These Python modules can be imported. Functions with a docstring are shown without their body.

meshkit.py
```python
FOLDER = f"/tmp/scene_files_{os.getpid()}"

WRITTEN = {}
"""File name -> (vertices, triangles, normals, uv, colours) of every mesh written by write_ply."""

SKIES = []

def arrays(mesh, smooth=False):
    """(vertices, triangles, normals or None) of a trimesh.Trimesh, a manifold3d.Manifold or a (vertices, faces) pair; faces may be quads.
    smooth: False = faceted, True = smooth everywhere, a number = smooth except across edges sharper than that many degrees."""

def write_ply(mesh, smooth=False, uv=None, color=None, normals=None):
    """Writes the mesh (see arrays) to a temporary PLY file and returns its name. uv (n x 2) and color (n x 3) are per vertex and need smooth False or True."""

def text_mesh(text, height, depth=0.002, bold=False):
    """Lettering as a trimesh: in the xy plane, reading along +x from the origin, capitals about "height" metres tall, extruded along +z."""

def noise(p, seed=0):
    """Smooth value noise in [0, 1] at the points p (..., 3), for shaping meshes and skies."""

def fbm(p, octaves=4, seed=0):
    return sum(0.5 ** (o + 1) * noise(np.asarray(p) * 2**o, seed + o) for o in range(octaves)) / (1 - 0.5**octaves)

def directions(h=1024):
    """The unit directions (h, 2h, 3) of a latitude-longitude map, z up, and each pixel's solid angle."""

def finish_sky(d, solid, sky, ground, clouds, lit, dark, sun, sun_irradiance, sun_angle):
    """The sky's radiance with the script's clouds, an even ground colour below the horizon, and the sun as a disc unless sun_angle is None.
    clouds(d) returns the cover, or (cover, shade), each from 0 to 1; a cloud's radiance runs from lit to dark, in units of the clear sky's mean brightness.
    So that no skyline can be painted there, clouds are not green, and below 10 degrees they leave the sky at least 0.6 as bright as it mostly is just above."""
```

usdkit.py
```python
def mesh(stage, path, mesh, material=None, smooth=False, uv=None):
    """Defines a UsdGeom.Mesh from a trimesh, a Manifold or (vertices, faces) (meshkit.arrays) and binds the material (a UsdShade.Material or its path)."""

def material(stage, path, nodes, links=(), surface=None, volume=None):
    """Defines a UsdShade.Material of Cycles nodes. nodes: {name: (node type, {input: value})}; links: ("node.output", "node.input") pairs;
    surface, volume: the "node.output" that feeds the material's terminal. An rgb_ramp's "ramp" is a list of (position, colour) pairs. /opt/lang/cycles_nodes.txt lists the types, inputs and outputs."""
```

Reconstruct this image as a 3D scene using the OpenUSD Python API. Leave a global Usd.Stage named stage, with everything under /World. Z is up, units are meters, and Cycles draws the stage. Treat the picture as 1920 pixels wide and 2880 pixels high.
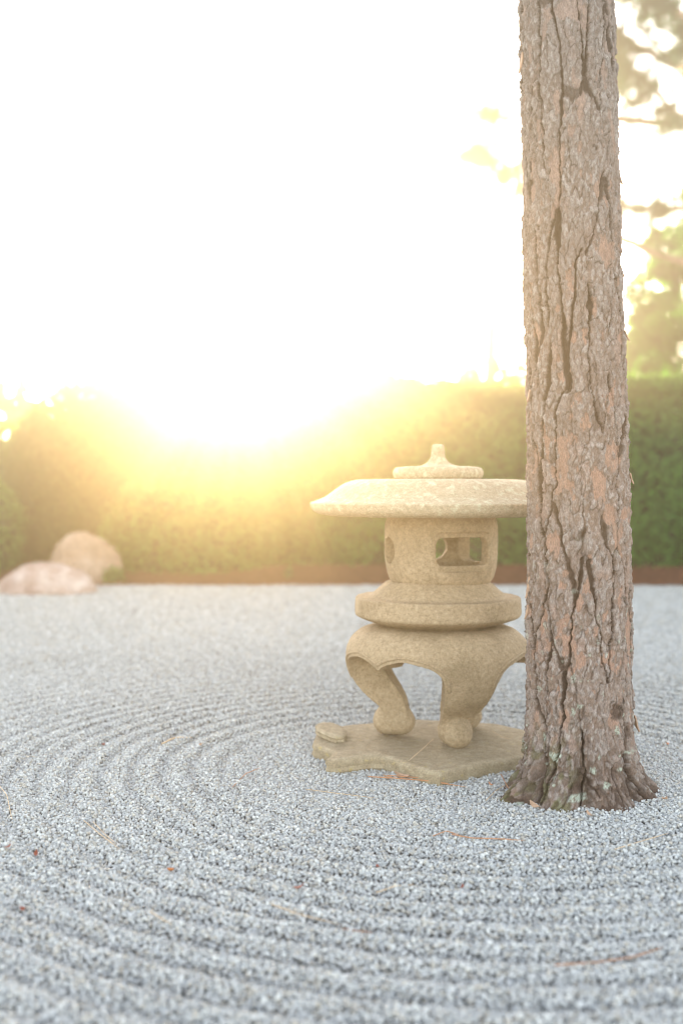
import math
import numpy as np, trimesh, manifold3d as m3, meshkit, usdkit
from pxr import Usd, UsdGeom, UsdLux, UsdShade, Sdf, Gf, Vt
from scipy.spatial import cKDTree
from shapely.geometry import Polygon, Point, LineString

# ------------------------------------------------------------------ camera, sky, sun, exposure
T = Sdf.ValueTypeNames
stage = Usd.Stage.CreateInMemory()
UsdGeom.SetStageUpAxis(stage, 'Z'); UsdGeom.SetStageMetersPerUnit(stage, 1.0)
stage.SetDefaultPrim(UsdGeom.Xform.Define(stage, '/World').GetPrim())
EXPOSURE = 2.6
CAM_H, FPX, PITCH = 0.835, 3100.0, math.atan(65 / 3100.0)
cam = UsdGeom.Camera.Define(stage, '/World/camera')
cam.AddTranslateOp().Set(Gf.Vec3d(0, 0, CAM_H)); cam.AddRotateXOp().Set(90 - math.degrees(PITCH))
cam.CreateHorizontalApertureAttr(24.0); cam.CreateVerticalApertureAttr(36.0); cam.CreateFocalLengthAttr(FPX / 1920 * 24)
cam.CreateFStopAttr(1.5); cam.CreateFocusDistanceAttr(2.95); cam.CreateExposureAttr(EXPOSURE); cam.CreateClippingRangeAttr(Gf.Vec2f(0.05, 1000))
SUN_AZ, SUN_EL = math.atan2(700 - 960, FPX), math.radians(8.1)
sd = np.array([math.sin(SUN_AZ) * math.cos(SUN_EL), math.cos(SUN_AZ) * math.cos(SUN_EL), math.sin(SUN_EL)])
SKY_STRENGTH, SUN_INTENSITY = 0.14, 0.8
dome = UsdLux.DomeLight.Define(stage, '/World/sky')
skym = usdkit.material(stage, '/World/Looks/sky', {'s': ('sky_texture', dict(sky_type='single_scattering', sun_disc=False, sun_elevation=SUN_EL, sun_rotation=math.atan2(sd[0], sd[1]), altitude=50.0, air_density=1.0, aerosol_density=1.0, ozone_density=1.0)),
                       'h': ('hsv', dict(saturation=.45)), 'b': ('background_shader', dict(strength=SKY_STRENGTH))}, [('s.color', 'h.color'), ('h.color', 'b.color')], surface='b.background')
UsdShade.MaterialBindingAPI.Apply(dome.GetPrim()).Bind(skym)
dome.GetPrim().SetCustomDataByKey('kind', 'structure')
sun = UsdLux.DistantLight.Define(stage, '/World/sun')
sun.CreateNormalizeAttr(True); sun.CreateIntensityAttr(SUN_INTENSITY); sun.CreateAngleAttr(0.53); sun.CreateColorAttr(Gf.Vec3f(1.0, 0.66, 0.28))
sun.AddTransformOp().Set(Gf.Matrix4d().SetRotate(Gf.Rotation(Gf.Vec3d(0, 0, -1), Gf.Vec3d(*(-sd)))))

# ------------------------------------------------------------------ helpers
fw, up = np.array([0, math.cos(PITCH), -math.sin(PITCH)]), np.array([0, math.sin(PITCH), math.cos(PITCH)])
EYE = np.array([0, 0, CAM_H])
def ray(px, py): return fw + (px - 960) / FPX * np.array([1.0, 0, 0]) + (1440 - py) / FPX * up
def at(px, py, Y): r = ray(px, py); return EYE + r * (Y / r[1])
def ground(px, py, z=0.0): r = ray(px, py); return EYE + r * ((z - CAM_H) / r[2])
def rng(n): return np.random.default_rng(n)
used = {}
def numbered(parent, name):
    k = (parent, name); n = used.get(k, -1) + 1; used[k] = n
    return f'{parent}/{name}' if n == 0 else f'{parent}/{name}_{n:03d}'
def meta(prim, label=None, cat=None, group=None, kind=None):
    for k, v in (('label', label), ('category', cat), ('group', group), ('kind', kind)):
        if v: prim.SetCustomDataByKey(k, v)
    return prim
def thing(name, label, cat, loc=(0, 0, 0), rotz=0.0, group=None):
    x = UsdGeom.Xform.Define(stage, numbered('/World', name))
    x.AddTranslateOp().Set(Gf.Vec3d(*map(float, loc)))
    if rotz: x.AddRotateZOp().Set(float(rotz))
    return meta(x.GetPrim(), label, cat, group)
def vnormals(v, f):
    n = np.zeros_like(v); fn = np.cross(v[f[:, 1]] - v[f[:, 0]], v[f[:, 2]] - v[f[:, 0]])
    for k in range(3): np.add.at(n, f[:, k], fn)
    return n / np.maximum(np.linalg.norm(n, axis=1, keepdims=True), 1e-12)
def put(name, mesh, mat, parent=None, smooth=False, normals=None, col=None, tint=None, label=None, cat=None, group=None, kind=None):
    path = numbered(str(parent.GetPath()) if parent else '/World', name)
    m = usdkit.mesh(stage, path, mesh, mat, smooth=smooth)
    if normals is not None:
        m.CreateNormalsAttr(Vt.Vec3fArray.FromNumpy(normals.astype(np.float32))); m.SetNormalsInterpolation('vertex')
    if col is not None:
        UsdGeom.PrimvarsAPI(m).CreatePrimvar('tone', T.Color3fArray, 'vertex').Set(Vt.Vec3fArray.FromNumpy(np.asarray(col, np.float32)))
    if tint is not None:
        UsdGeom.PrimvarsAPI(m).CreatePrimvar('tint', T.FloatArray, 'vertex').Set(Vt.FloatArray.FromNumpy(np.asarray(tint, np.float32)))
    return meta(m.GetPrim(), label, cat, group, kind)
def sstep(a, b, x): t = np.clip((x - a) / (b - a), 0, 1); return t * t * (3 - 2 * t)
def fb(p, o=4, s=0): return meshkit.fbm(np.asarray(p, float), o, s) - 0.5
def tube(pts, rad, sides=8, cap=True):
    p = np.asarray(pts, float); rad = np.broadcast_to(rad, (len(p),))
    t = np.gradient(p, axis=0); t /= np.linalg.norm(t, axis=1, keepdims=True) + 1e-12
    a = np.cross(t, np.where(np.abs(t[:, 2:]) < .9, [[0, 0, 1.]], [[1., 0, 0]])); a /= np.linalg.norm(a, axis=1, keepdims=True) + 1e-12
    b = np.cross(t, a); an = np.arange(sides) * 2 * np.pi / sides
    v = (p[:, None] + rad[:, None, None] * (np.cos(an)[None, :, None] * a[:, None] + np.sin(an)[None, :, None] * b[:, None])).reshape(-1, 3)
    i, j = np.meshgrid(np.arange(len(p) - 1), np.arange(sides), indexing='ij'); k = (j + 1) % sides
    A, B, C, D = i * sides + j, i * sides + k, (i + 1) * sides + k, (i + 1) * sides + j
    f = np.concatenate([np.stack([A, B, C], -1).reshape(-1, 3), np.stack([A, C, D], -1).reshape(-1, 3)])
    if cap:
        n = len(v); v = np.vstack([v, p[:1], p[-1:]]); q = np.arange(sides); q2 = (q + 1) % sides; L = (len(p) - 1) * sides
        f = np.vstack([f, np.stack([q2, q, np.full(sides, n)], -1), np.stack([L + q, L + q2, np.full(sides, n + 1)], -1)])
    return v, f
def join(parts):
    n, vs, fs = 0, [], []
    for v, f in parts: vs.append(v); fs.append(np.asarray(f) + n); n += len(v)
    return np.vstack(vs), np.vstack(fs)

# ------------------------------------------------------------------ materials
def mat(name, nodes, links, surface='p.BSDF', volume=None): return usdkit.material(stage, '/World/Looks/' + name, nodes, links, surface=surface, volume=volume)
def stony(name, ramp, scale=60, rough=0.9, bump=0.35, dist=0.002, patch=None, patch_scale=9, lo=.55, hi=.66, fine=240, grain=(.66, 1.3)):
    nodes = {'g': ('texture_coordinate', {}), 'n': ('noise_texture', dict(scale=scale, detail=6.0, roughness=.65)), 'r': ('rgb_ramp', {'ramp': ramp}),
             'f': ('noise_texture', dict(scale=fine, detail=3.0, roughness=.7)), 'fr': ('map_range', dict(from_min=.3, from_max=.7, to_min=grain[0], to_max=grain[1], clamp=True)),
             'mu': ('mix', dict(mix_type='multiply', fac=1.0)), 'cc': ('combine_color', {}),
             'ad': ('math', dict(math_type='add')), 'b': ('bump', dict(strength=bump, distance=dist)), 'p': ('principled_bsdf', dict(roughness=rough, specular_ior_level=.25))}
    links = [('g.object', 'n.vector'), ('g.object', 'f.vector'), ('n.fac', 'r.fac'), ('f.fac', 'fr.value'), ('fr.result', 'cc.r'), ('fr.result', 'cc.g'), ('fr.result', 'cc.b'), ('cc.color', 'mu.color2'),
             ('n.fac', 'ad.value1'), ('f.fac', 'ad.value2'), ('ad.value', 'b.height'), ('b.normal', 'p.normal')]
    if patch:
        nodes |= {'pn': ('noise_texture', dict(scale=patch_scale, detail=5.0, roughness=.62)), 'pr': ('map_range', dict(from_min=lo, from_max=hi, to_min=0., to_max=.85, clamp=True)), 'pm': ('mix', dict(mix_type='mix', color2=patch))}
        links += [('g.object', 'pn.vector'), ('pn.fac', 'pr.value'), ('pr.result', 'pm.fac'), ('r.color', 'pm.color1'), ('pm.color', 'mu.color1')]
    else: links += [('r.color', 'mu.color1')]
    return mat(name, nodes, links + [('mu.color', 'p.base_color')])
M_granite = stony('granite', [(.3, (.275, .198, .120)), (.5, (.36, .267, .168)), (.7, (.44, .338, .228))], 90, bump=.7, patch=(.20, .145, .085), patch_scale=6, lo=.48, hi=.74, fine=230, grain=(.78, 1.18))
M_roofstone = stony('lichened_granite', [(.3, (.275, .228, .155)), (.5, (.355, .297, .21)), (.7, (.44, .38, .285))], 80, bump=.6, patch=(.50, .51, .38), patch_scale=42, lo=.52, hi=.70, fine=230, grain=(.76, 1.2))
M_slate = stony('flagstone', [(.25, (.24, .185, .12)), (.5, (.32, .255, .17)), (.75, (.40, .335, .235))], 42, bump=.6, dist=.003, patch=(.40, .31, .13), patch_scale=38, lo=.60, hi=.72, fine=260)
M_boulder = stony('pink_boulder', [(.3, (.24, .155, .13)), (.5, (.38, .285, .25)), (.7, (.53, .45, .425))], 5, bump=.5, dist=.01, fine=60)
M_soil = stony('soil', [(.3, (.07, .04, .025)), (.5, (.12, .07, .045)), (.7, (.17, .10, .06))], 3, bump=.6, dist=.02, fine=40)
M_mulch = stony('bark_mulch', [(.3, (.12, .05, .028)), (.5, (.22, .095, .05)), (.7, (.30, .14, .08))], 22, bump=.8, dist=.02, fine=70)
M_gravelbed = stony('gravel_bed', [(.3, (.10, .10, .097)), (.5, (.16, .16, .155)), (.7, (.24, .24, .23))], 70, bump=.8, dist=.006, fine=160)
def flat(name, color, rough=.85, var=.25, scale=30):
    return mat(name, {'g': ('texture_coordinate', {}), 'n': ('noise_texture', dict(scale=scale, detail=4.0)), 'r': ('rgb_ramp', {'ramp': [(.25, tuple(c * (1 - var) for c in color)), (.75, tuple(min(1, c * (1 + var)) for c in color))]}),
                      'p': ('principled_bsdf', dict(roughness=rough, specular_ior_level=.3))}, [('g.object', 'n.vector'), ('n.fac', 'r.fac'), ('r.color', 'p.base_color')])
def pebble_mat(name, c): return mat(name, {'o': ('object_info', {}), 'r': ('rgb_ramp', {'ramp': [(0, tuple(x * .82 for x in c)), (.5, c), (1, tuple(min(.9, x * 1.15) for x in c))]}), 'p': ('principled_bsdf', dict(roughness=.75, specular_ior_level=.35))}, [('o.random', 'r.fac'), ('r.color', 'p.base_color')])
M_wood = flat('branch_bark', (.16, .11, .08), .9, .35, 20)
M_twig = flat('dense_twig', (.05, .045, .025), .95, .4, 12)
M_needle_dry = flat('dry_needle', (.42, .20, .10), .7, .2, 60)
M_needle_pale = flat('pale_dry_needle', (.55, .40, .26), .7, .2, 60)
M_leaf_red = flat('red_brown_leaf', (.22, .06, .035), .7, .3, 90)
M_leaf_orange = flat('orange_leaf', (.60, .22, .08), .7, .2, 90)
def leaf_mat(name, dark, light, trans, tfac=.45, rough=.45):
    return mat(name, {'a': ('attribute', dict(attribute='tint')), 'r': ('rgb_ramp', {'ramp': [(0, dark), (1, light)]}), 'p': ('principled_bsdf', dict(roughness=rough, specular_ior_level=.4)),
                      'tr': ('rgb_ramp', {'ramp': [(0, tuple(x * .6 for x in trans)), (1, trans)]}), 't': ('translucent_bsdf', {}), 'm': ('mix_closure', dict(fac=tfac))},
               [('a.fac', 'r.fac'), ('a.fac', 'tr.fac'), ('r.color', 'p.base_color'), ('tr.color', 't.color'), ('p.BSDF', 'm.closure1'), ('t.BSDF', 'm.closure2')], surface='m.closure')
M_hedge = leaf_mat('hedge_leaf', (.045, .125, .024), (.125, .26, .045), (.20, .50, .06))
M_azalea = leaf_mat('azalea_leaf', (.055, .125, .028), (.155, .26, .055), (.24, .48, .07))
M_dome = leaf_mat('dome_leaf', (.03, .06, .02), (.085, .12, .032), (.14, .24, .04))
M_treeleaf = leaf_mat('tree_leaf', (.045, .11, .02), (.12, .25, .04), (.12, .50, .05), .5)
M_needle = leaf_mat('pine_needle', (.02, .06, .028), (.05, .12, .045), (.05, .18, .06), .22)
M_fartree = leaf_mat('far_leaf', (.045, .075, .03), (.09, .12, .04), (.14, .26, .06))

# ------------------------------------------------------------------ the air
HB = dict(x=62., y0=-20., y1=82., z0=-1.1, z1=8.6)
hz = trimesh.creation.box(extents=(2 * HB['x'], HB['y1'] - HB['y0'], HB['z1'] - HB['z0'])); hz.apply_translation((0, (HB['y0'] + HB['y1']) / 2, (HB['z0'] + HB['z1']) / 2))
M_haze = mat('haze', {'v': ('principled_volume', dict(color=(.98, .92, .82), density=0.0078, anisotropy=.885))}, [], surface=None, volume='v.volume')
put('haze', hz, M_haze, kind='stuff', label='pale sunlit evening air between camera and trees')

# ------------------------------------------------------------------ ground, gravel, mulch
put('ground', (np.array([[-60, -18, -.06], [60, -18, -.06], [60, 80, -.06], [-60, 80, -.06]], float), np.array([[0, 1, 2], [0, 2, 3]])), M_soil, kind='structure')
RC = np.array([0.40, 3.30])        # the raked rings run round the tree and the lantern
def edge_y(x): return 9.42 + .05 * np.sin(x * 1.3) + .03 * np.sin(x * 3.1 + 1)
def relief(x, y):
    d = np.hypot(x - RC[0], y - RC[1]) + .07 * (meshkit.fbm(np.stack([x * .8, y * .8, 0 * x], -1), 2, 5) - .5)
    amp = .0056 * sstep(.62, .85, d) * (.45 + .8 * meshkit.noise(np.stack([x * 1.5, y * 1.5, 0 * x + 3], -1), 9)) * (1 - .28 * sstep(2.9, 2.1, y)) * (.65 + .9 * meshkit.noise(np.stack([x * .7 + 9, y * .7, 0 * x], -1), 19))
    w = np.sin(2 * np.pi * d / .087)
    return -.012 * sstep(.80, .55, np.hypot(x - .33, y - 3.55)) + amp * (w + .2 * np.sin(4 * np.pi * d / .087 + 1)) + .018 * (meshkit.fbm(np.stack([x * 1.1, y * 1.1, 0 * x], -1), 2, 3) - .5) + .006 * np.exp(-(np.hypot(x - .65, y - 3.0) / .26) ** 2)
gx, gy = np.meshgrid(np.arange(-5.5, 5.51, .02), np.arange(-1.5, 9.7, .02))
gz = relief(gx, gy) - .006
ey = edge_y(gx)
gz = np.where(gy > ey, -.045, gz)
n0, n1 = gx.shape
ii, jj = np.meshgrid(np.arange(n0 - 1), np.arange(n1 - 1), indexing='ij'); k0 = (ii * n1 + jj).ravel()
gf = np.vstack([np.stack([k0, k0 + 1, k0 + n1 + 1], -1), np.stack([k0, k0 + n1 + 1, k0 + n1], -1)])
put('gravel_bed', (np.stack([gx, gy, gz], -1).reshape(-1, 3), gf), M_gravelbed, smooth=True, kind='structure')
# mulch bed along the hedge
mx, my = np.meshgrid(np.arange(-9, 9.01, .06), np.arange(9.35, 14, .06))
mz = np.minimum(.10 * sstep(0, .8, my - edge_y(mx)), .1) + .03 * (meshkit.fbm(np.stack([mx * 9, my * 9, 0 * mx], -1), 3, 8) - .5) - .03 * (my < edge_y(mx)) - .005
n0, n1 = mx.shape
ii, jj = np.meshgrid(np.arange(n0 - 1), np.arange(n1 - 1), indexing='ij'); k0 = (ii * n1 + jj).ravel()
put('mulch_bed', (np.stack([mx, my, mz], -1).reshape(-1, 3), np.vstack([np.stack([k0, k0 + 1, k0 + n1 + 1], -1), np.stack([k0, k0 + n1 + 1, k0 + n1], -1)])), M_mulch, smooth=True, kind='structure')

TRUNK_D = 3.01; ST = TRUNK_D / FPX
LD = 3.55; SL = LD / FPX; SLAB = .035
LX = (1231 - 960) * SL
slab_px = [(880, 2088), (892, 2060), (930, 2046), (985, 2036), (1060, 2030), (1180, 2022), (1290, 2024), (1380, 2032), (1470, 2050), (1540, 2085), (1545, 2110), (1500, 2132), (1440, 2150), (1380, 2163), (1300, 2176), (1236, 2190), (1190, 2180), (1150, 2168), (1115, 2155), (1080, 2146), (1040, 2145), (990, 2150), (940, 2155), (917, 2151), (927, 2133), (940, 2122), (915, 2112), (884, 2104)]
slab_poly = Polygon([tuple(ground(x, y - (20 if y > 2140 else 8 if y > 2100 else 0), SLAB)[:2]) for x, y in slab_px]).buffer(0)

def instancer(name, protos, mats, pos, scale3, quat, idx, label, cat=None, kind='stuff'):
    pi = UsdGeom.PointInstancer.Define(stage, numbered('/World', name))
    rel = pi.CreatePrototypesRel()
    for i, (pm, mm) in enumerate(zip(protos, mats)):
        rel.AddTarget(usdkit.mesh(stage, f'{pi.GetPath()}/pieces/piece_{i + 1:03d}', pm, mm, smooth=False).GetPath())
    pi.CreateProtoIndicesAttr(Vt.IntArray.FromNumpy(idx.astype(np.int32)))
    pi.CreatePositionsAttr(Vt.Vec3fArray.FromNumpy(pos.astype(np.float32)))
    pi.CreateScalesAttr(Vt.Vec3fArray.FromNumpy(scale3.astype(np.float32)))
    q = quat / np.linalg.norm(quat, axis=1, keepdims=True)
    pi.CreateOrientationsAttr(Vt.QuathArray([Gf.Quath(float(a), float(b), float(c), float(d)) for a, b, c, d in q]))
    return meta(pi.GetPrim(), label, cat, None, kind)
R = rng(11)
protos = []
for k in range(8):
    h = trimesh.convex.convex_hull(R.normal(size=(15, 3)) / 1.0 * 1.0)
    p = R.normal(size=(16, 3)); p /= np.linalg.norm(p, axis=1, keepdims=True); p *= R.uniform(.82, 1.05, (16, 1))
    protos.append(trimesh.convex.convex_hull(p * [.62, .5, .42]))
pc = [(.42, .42, .415), (.47, .47, .465), (.37, .38, .39), (.54, .54, .525), (.44, .41, .365), (.28, .28, .28), (.44, .44, .44), (.38, .35, .31)]
pmats = [pebble_mat(f'pebble_{w}', c) for w, c in zip(('grey', 'pale', 'blue_grey', 'white', 'buff', 'dark', 'mid', 'tan'), pc)]
pos = []
y = 1.50
while y < 9.5:
    sz = .0073 * (1 + .85 * float(sstep(3.9, 8.5, y)))      # pebble pitch grows where they can no longer be told apart
    half = .335 * y + 1.0
    x = np.arange(-half, half, sz); x = x + R.uniform(-.45, .45, len(x)) * sz
    yy = y + R.uniform(-.45, .45, len(x)) * sz
    pos.append(np.stack([x, yy, np.full(len(x), sz)], -1)); y += sz * .93
pos = np.vstack(pos)
extra = pos[R.random(len(pos)) < .22].copy(); extra[:, :2] += R.normal(size=(len(extra), 2)) * extra[:, 2:] * .5
layer = np.concatenate([np.zeros(len(pos)), np.ones(len(extra))]); pos = np.vstack([pos, extra])
ok = pos[:, 1] < edge_y(pos[:, 0]) + .02 * R.normal(size=len(pos))
inner = slab_poly.buffer(-.03)
import shapely
ok &= ~shapely.contains_xy(inner, pos[:, 0], pos[:, 1])
ok &= np.hypot(pos[:, 0] - .66, pos[:, 1] - TRUNK_D) > .13
pos, layer = pos[ok], layer[ok]
s = pos[:, 2] * R.uniform(.78, 1.32, len(pos)) * 1.12
z = relief(pos[:, 0], pos[:, 1]) + pos[:, 2] * (.02 + .5 * layer + R.uniform(-.34, .34, len(pos)))
P3 = np.stack([pos[:, 0], pos[:, 1], z], -1)
qa = R.normal(size=(len(pos), 4)) * [1, .35, .35, 1]
ix = R.choice(8, len(pos), p=[.2, .2, .13, .12, .12, .07, .11, .05])
print('pebbles', len(pos))
instancer('gravel', protos, pmats, P3, np.repeat(s[:, None], 3, 1), qa, ix, 'pale grey raked gravel covering the garden floor', 'gravel')
# bark mulch chips
n = 9000
cx, cy = R.uniform(-3.6, 3.6, n), 9.42 + np.abs(R.normal(size=n)) * .55
cz = .10 * sstep(0, .8, cy - edge_y(cx)) + .012
chip = trimesh.creation.box((1, .45, .16))
instancer('mulch', [chip], [M_mulch], np.stack([cx, cy, cz], -1), R.uniform(.02, .06, (n, 1)) * np.ones((1, 3)), R.normal(size=(n, 4)) * [1, .3, .3, 1], np.zeros(n, int), 'red brown bark mulch chips along the foot of the hedges', 'mulch')

# ------------------------------------------------------------------ the pine trunk
def cells(u, z, w, h, per, seed):
    """Voronoi cells of width w and height h on the bark: nearest and second distance, ids and how upright their border is. per is the girth."""
    r = rng(seed); nu = max(3, round(per / w)); w = per / nu; z0, z1 = z.min() - 2 * h, z.max() + 2 * h; nz = int((z1 - z0) / h)
    i, j = np.meshgrid(np.arange(nu), np.arange(nz), indexing='ij')
    su = (i + .5 * (j % 2) + r.uniform(.08, .92, i.shape)) * w; szz = z0 + (j + .5 * (i % 2) + r.uniform(.05, .95, i.shape)) * h
    ids = np.arange(su.size); su, szz = su.ravel(), szz.ravel()
    SU, SZ, ID = np.concatenate([su - per, su, su + per]), np.tile(szz, 3), np.tile(ids, 3)
    t = cKDTree(np.stack([SU / w, SZ / h], -1)); dd, kk = t.query(np.stack([(u.ravel() % per) / w, z.ravel() / h], -1), k=2)
    du, dz = (SU[kk[:, 1]] - SU[kk[:, 0]]) / w, (SZ[kk[:, 1]] - SZ[kk[:, 0]]) / h
    upright = np.abs(du) / (np.hypot(du, dz) + 1e-9)
    loc = np.stack([(u.ravel() % per - SU[kk[:, 0]]) / w, (z.ravel() - SZ[kk[:, 0]]) / h], -1)
    sh = u.shape
    return dd[:, 0].reshape(sh), dd[:, 1].reshape(sh), ID[kk[:, 0]].reshape(sh), ID[kk[:, 1]].reshape(sh), upright.reshape(sh), loc.reshape(sh + (2,))
def hsh(i, seed=0): return rng(seed).random(20000)[np.asarray(i) % 20000]
ybr = np.array([-4000, -1500, 0, 500, 1000, 1300, 1700, 2100, 2300])
zb = CAM_H - (ybr - 1375) * ST
cxb = (np.array([1540, 1567, 1586, 1599, 1615, 1623, 1628, 1632, 1645]) - 960) * ST
rb = (np.array([104, 112, 126, 131, 134, 140, 145, 146, 146]) - 1) * ST
order = np.argsort(zb); zb, cxb, rb = zb[order], cxb[order], rb[order]
tx = lambda z: np.interp(z, zb, cxb); tr = lambda z: np.interp(z, zb, rb)
NTH = 440; zs = np.concatenate([np.arange(-.04, 2.30, .0024), np.arange(2.30, zb[-1], .02)])
TH, Z = np.meshgrid(np.linspace(0, 2 * np.pi, NTH, endpoint=False), zs, indexing='xy')
PER = .86; U = TH / (2 * np.pi) * PER
Q = np.stack([np.cos(TH) * .137, np.sin(TH) * .137, Z], -1)          # periodic noise domain
wu = .020 * fb(Q * [9, 9, 5], 3, 1) * 2 + .006 * fb(Q * [40, 40, 26], 2, 2) * 2
wz = .05 * fb(Q * [8, 8, 5], 2, 4) * 2 + .02 * fb(Q * [50, 50, 30], 2, 6) * 2
low = sstep(.30, .02, Z)                                              # root flare zone
jag = .0045 * fb(Q * [110, 110, 70], 4, 44) * 2
d1, d2, id1, id2, upr, _ = cells(U + wu + jag, Z + wz, .056, .34, PER, 21)
e = d2 - d1
pair = hsh(np.minimum(id1, id2) * 131 + np.maximum(id1, id2) * 7, 5)
gate = sstep(.12, .42, pair) * (.30 + .70 * upr ** 2)
wid = (.04 + .15 * sstep(.35, .75, meshkit.fbm(Q * [14, 14, 6], 2, 12))) * (.35 + .65 * pair)
fiss = (1 - sstep(wid * .4, wid + .035, e)) * gate
rim = np.exp(-((e - wid - .06) / .08) ** 2) * gate
m1, m2, mid, mid2, mup, ml = cells(U + wu * 1.3 + jag, Z + wz + jag, .021, .060, PER, 22)
mh = hsh(mid, 6); medge = sstep(.0, .10, m2 - m1)
s1, s2, sid, _, _, sl = cells(U + .004 * fb(Q * [160, 160, 90], 2, 16), Z + .006 * fb(Q * [160, 160, 90], 2, 17), .0058, .0125, PER, 23)
sh_ = hsh(sid, 7); sedge = sstep(0, .25, s2 - s1)
patch = sstep(.598, .625, meshkit.fbm(Q * [34, 34, 13] + 31, 4, 18)) * (1 - low) * (1 - sstep(.1, .5, fiss))
rough = (1 - .85 * patch)
fibre = fb(Q * [200, 200, 36], 3, 19)
H = .0075 * (hsh(id1, 8) - .5) - .0155 * fiss + .0012 * rim
crack = np.exp(-((m2 - m1) / .07) ** 2) * sstep(.25, .6, hsh(np.minimum(mid, mid2) * 13 + np.maximum(mid, mid2), 45)) * (1 - patch)
scal = fb(Q * [130, 130, 55], 3, 46); ter = np.floor(meshkit.fbm(Q * [55, 55, 20], 4, 47) * 14) / 14
H += rough * (.012 * (ter - .5) + .004 * sstep(-.1, .15, scal) - .0035 * crack)
H += rough * (.0050 * (mh - .5) * medge + .0026 * medge * ml[..., 1] + .0022 * sedge * (sh_ - .35) - .0008 * (1 - sedge) - .0014 * sedge * sl[..., 1]) - .0020 * patch
H += .0022 * fibre + .003 * fb(Q * [30, 30, 12], 3, 20)
ridge = .5 + .5 * np.cos(TH * 9 + 1.6 * np.sin(TH * 2 + 1) + 1.1 * np.sin(TH * 3))
flare = (.062 + .020 * ridge + .016 * np.sin(TH * 2 + .4)) * np.exp(-np.clip(Z, -.02, None) / .062)
crease = -.024 * low * sstep(.40, .03, ridge)
RAD = tr(Z) + flare + crease + H * (1 + .5 * low)
V = np.stack([tx(Z) + RAD * np.cos(TH), TRUNK_D + RAD * np.sin(TH), Z], -1)
c_grey, c_pale, c_brown, c_deep, c_fresh, c_moss, c_lich = map(np.array, ((.262, .208, .182), (.39, .345, .32), (.205, .143, .112), (.052, .029, .019), (.31, .18, .125), (.10, .12, .025), (.42, .46, .38)))
a = sstep(.25, .85, .55 * sh_ + .45 * mh)[..., None]
col = c_brown * (1 - a) + c_grey * a
pale = (sstep(.02, .16, fb(Q * [170, 170, 60], 3, 48) + .35 * scal) * .62 * (.35 + .65 * sstep(.35, .6, meshkit.fbm(Q * [26, 26, 12], 2, 40))))[..., None]
col = col * (1 - pale) + c_pale * pale
pt = (patch * (.75 + .5 * fibre))[..., None]; col = col * (1 - np.clip(pt, 0, 1)) + c_fresh * np.clip(pt, 0, 1)
fr = (sstep(.66, .8, mh) * sstep(.5, .62, meshkit.fbm(Q * [24, 24, 10], 2, 41)) * .35)[..., None]; col = col * (1 - fr) + c_fresh * fr
fd = np.clip(sstep(.05, .42, fiss) + .75 * crack, 0, 1)[..., None] * .92; col = col * (1 - fd) + c_deep * fd
ms = (sstep(.26, .02, Z) * sstep(.47, .62, meshkit.fbm(Q * [60, 60, 24], 3, 42)) * sstep(.0, -.5, np.cos(TH)))[..., None] * .6; col = col * (1 - ms) + c_moss * ms
st_ = (sstep(.22, -.01, Z) * (.55 + .4 * sstep(.4, .6, meshkit.fbm(Q * [18, 18, 8], 3, 49))) * (1 - .6 * sstep(.5, .6, scal + .5)))[..., None]; col = col * (1 - st_) + c_deep * st_
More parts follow.
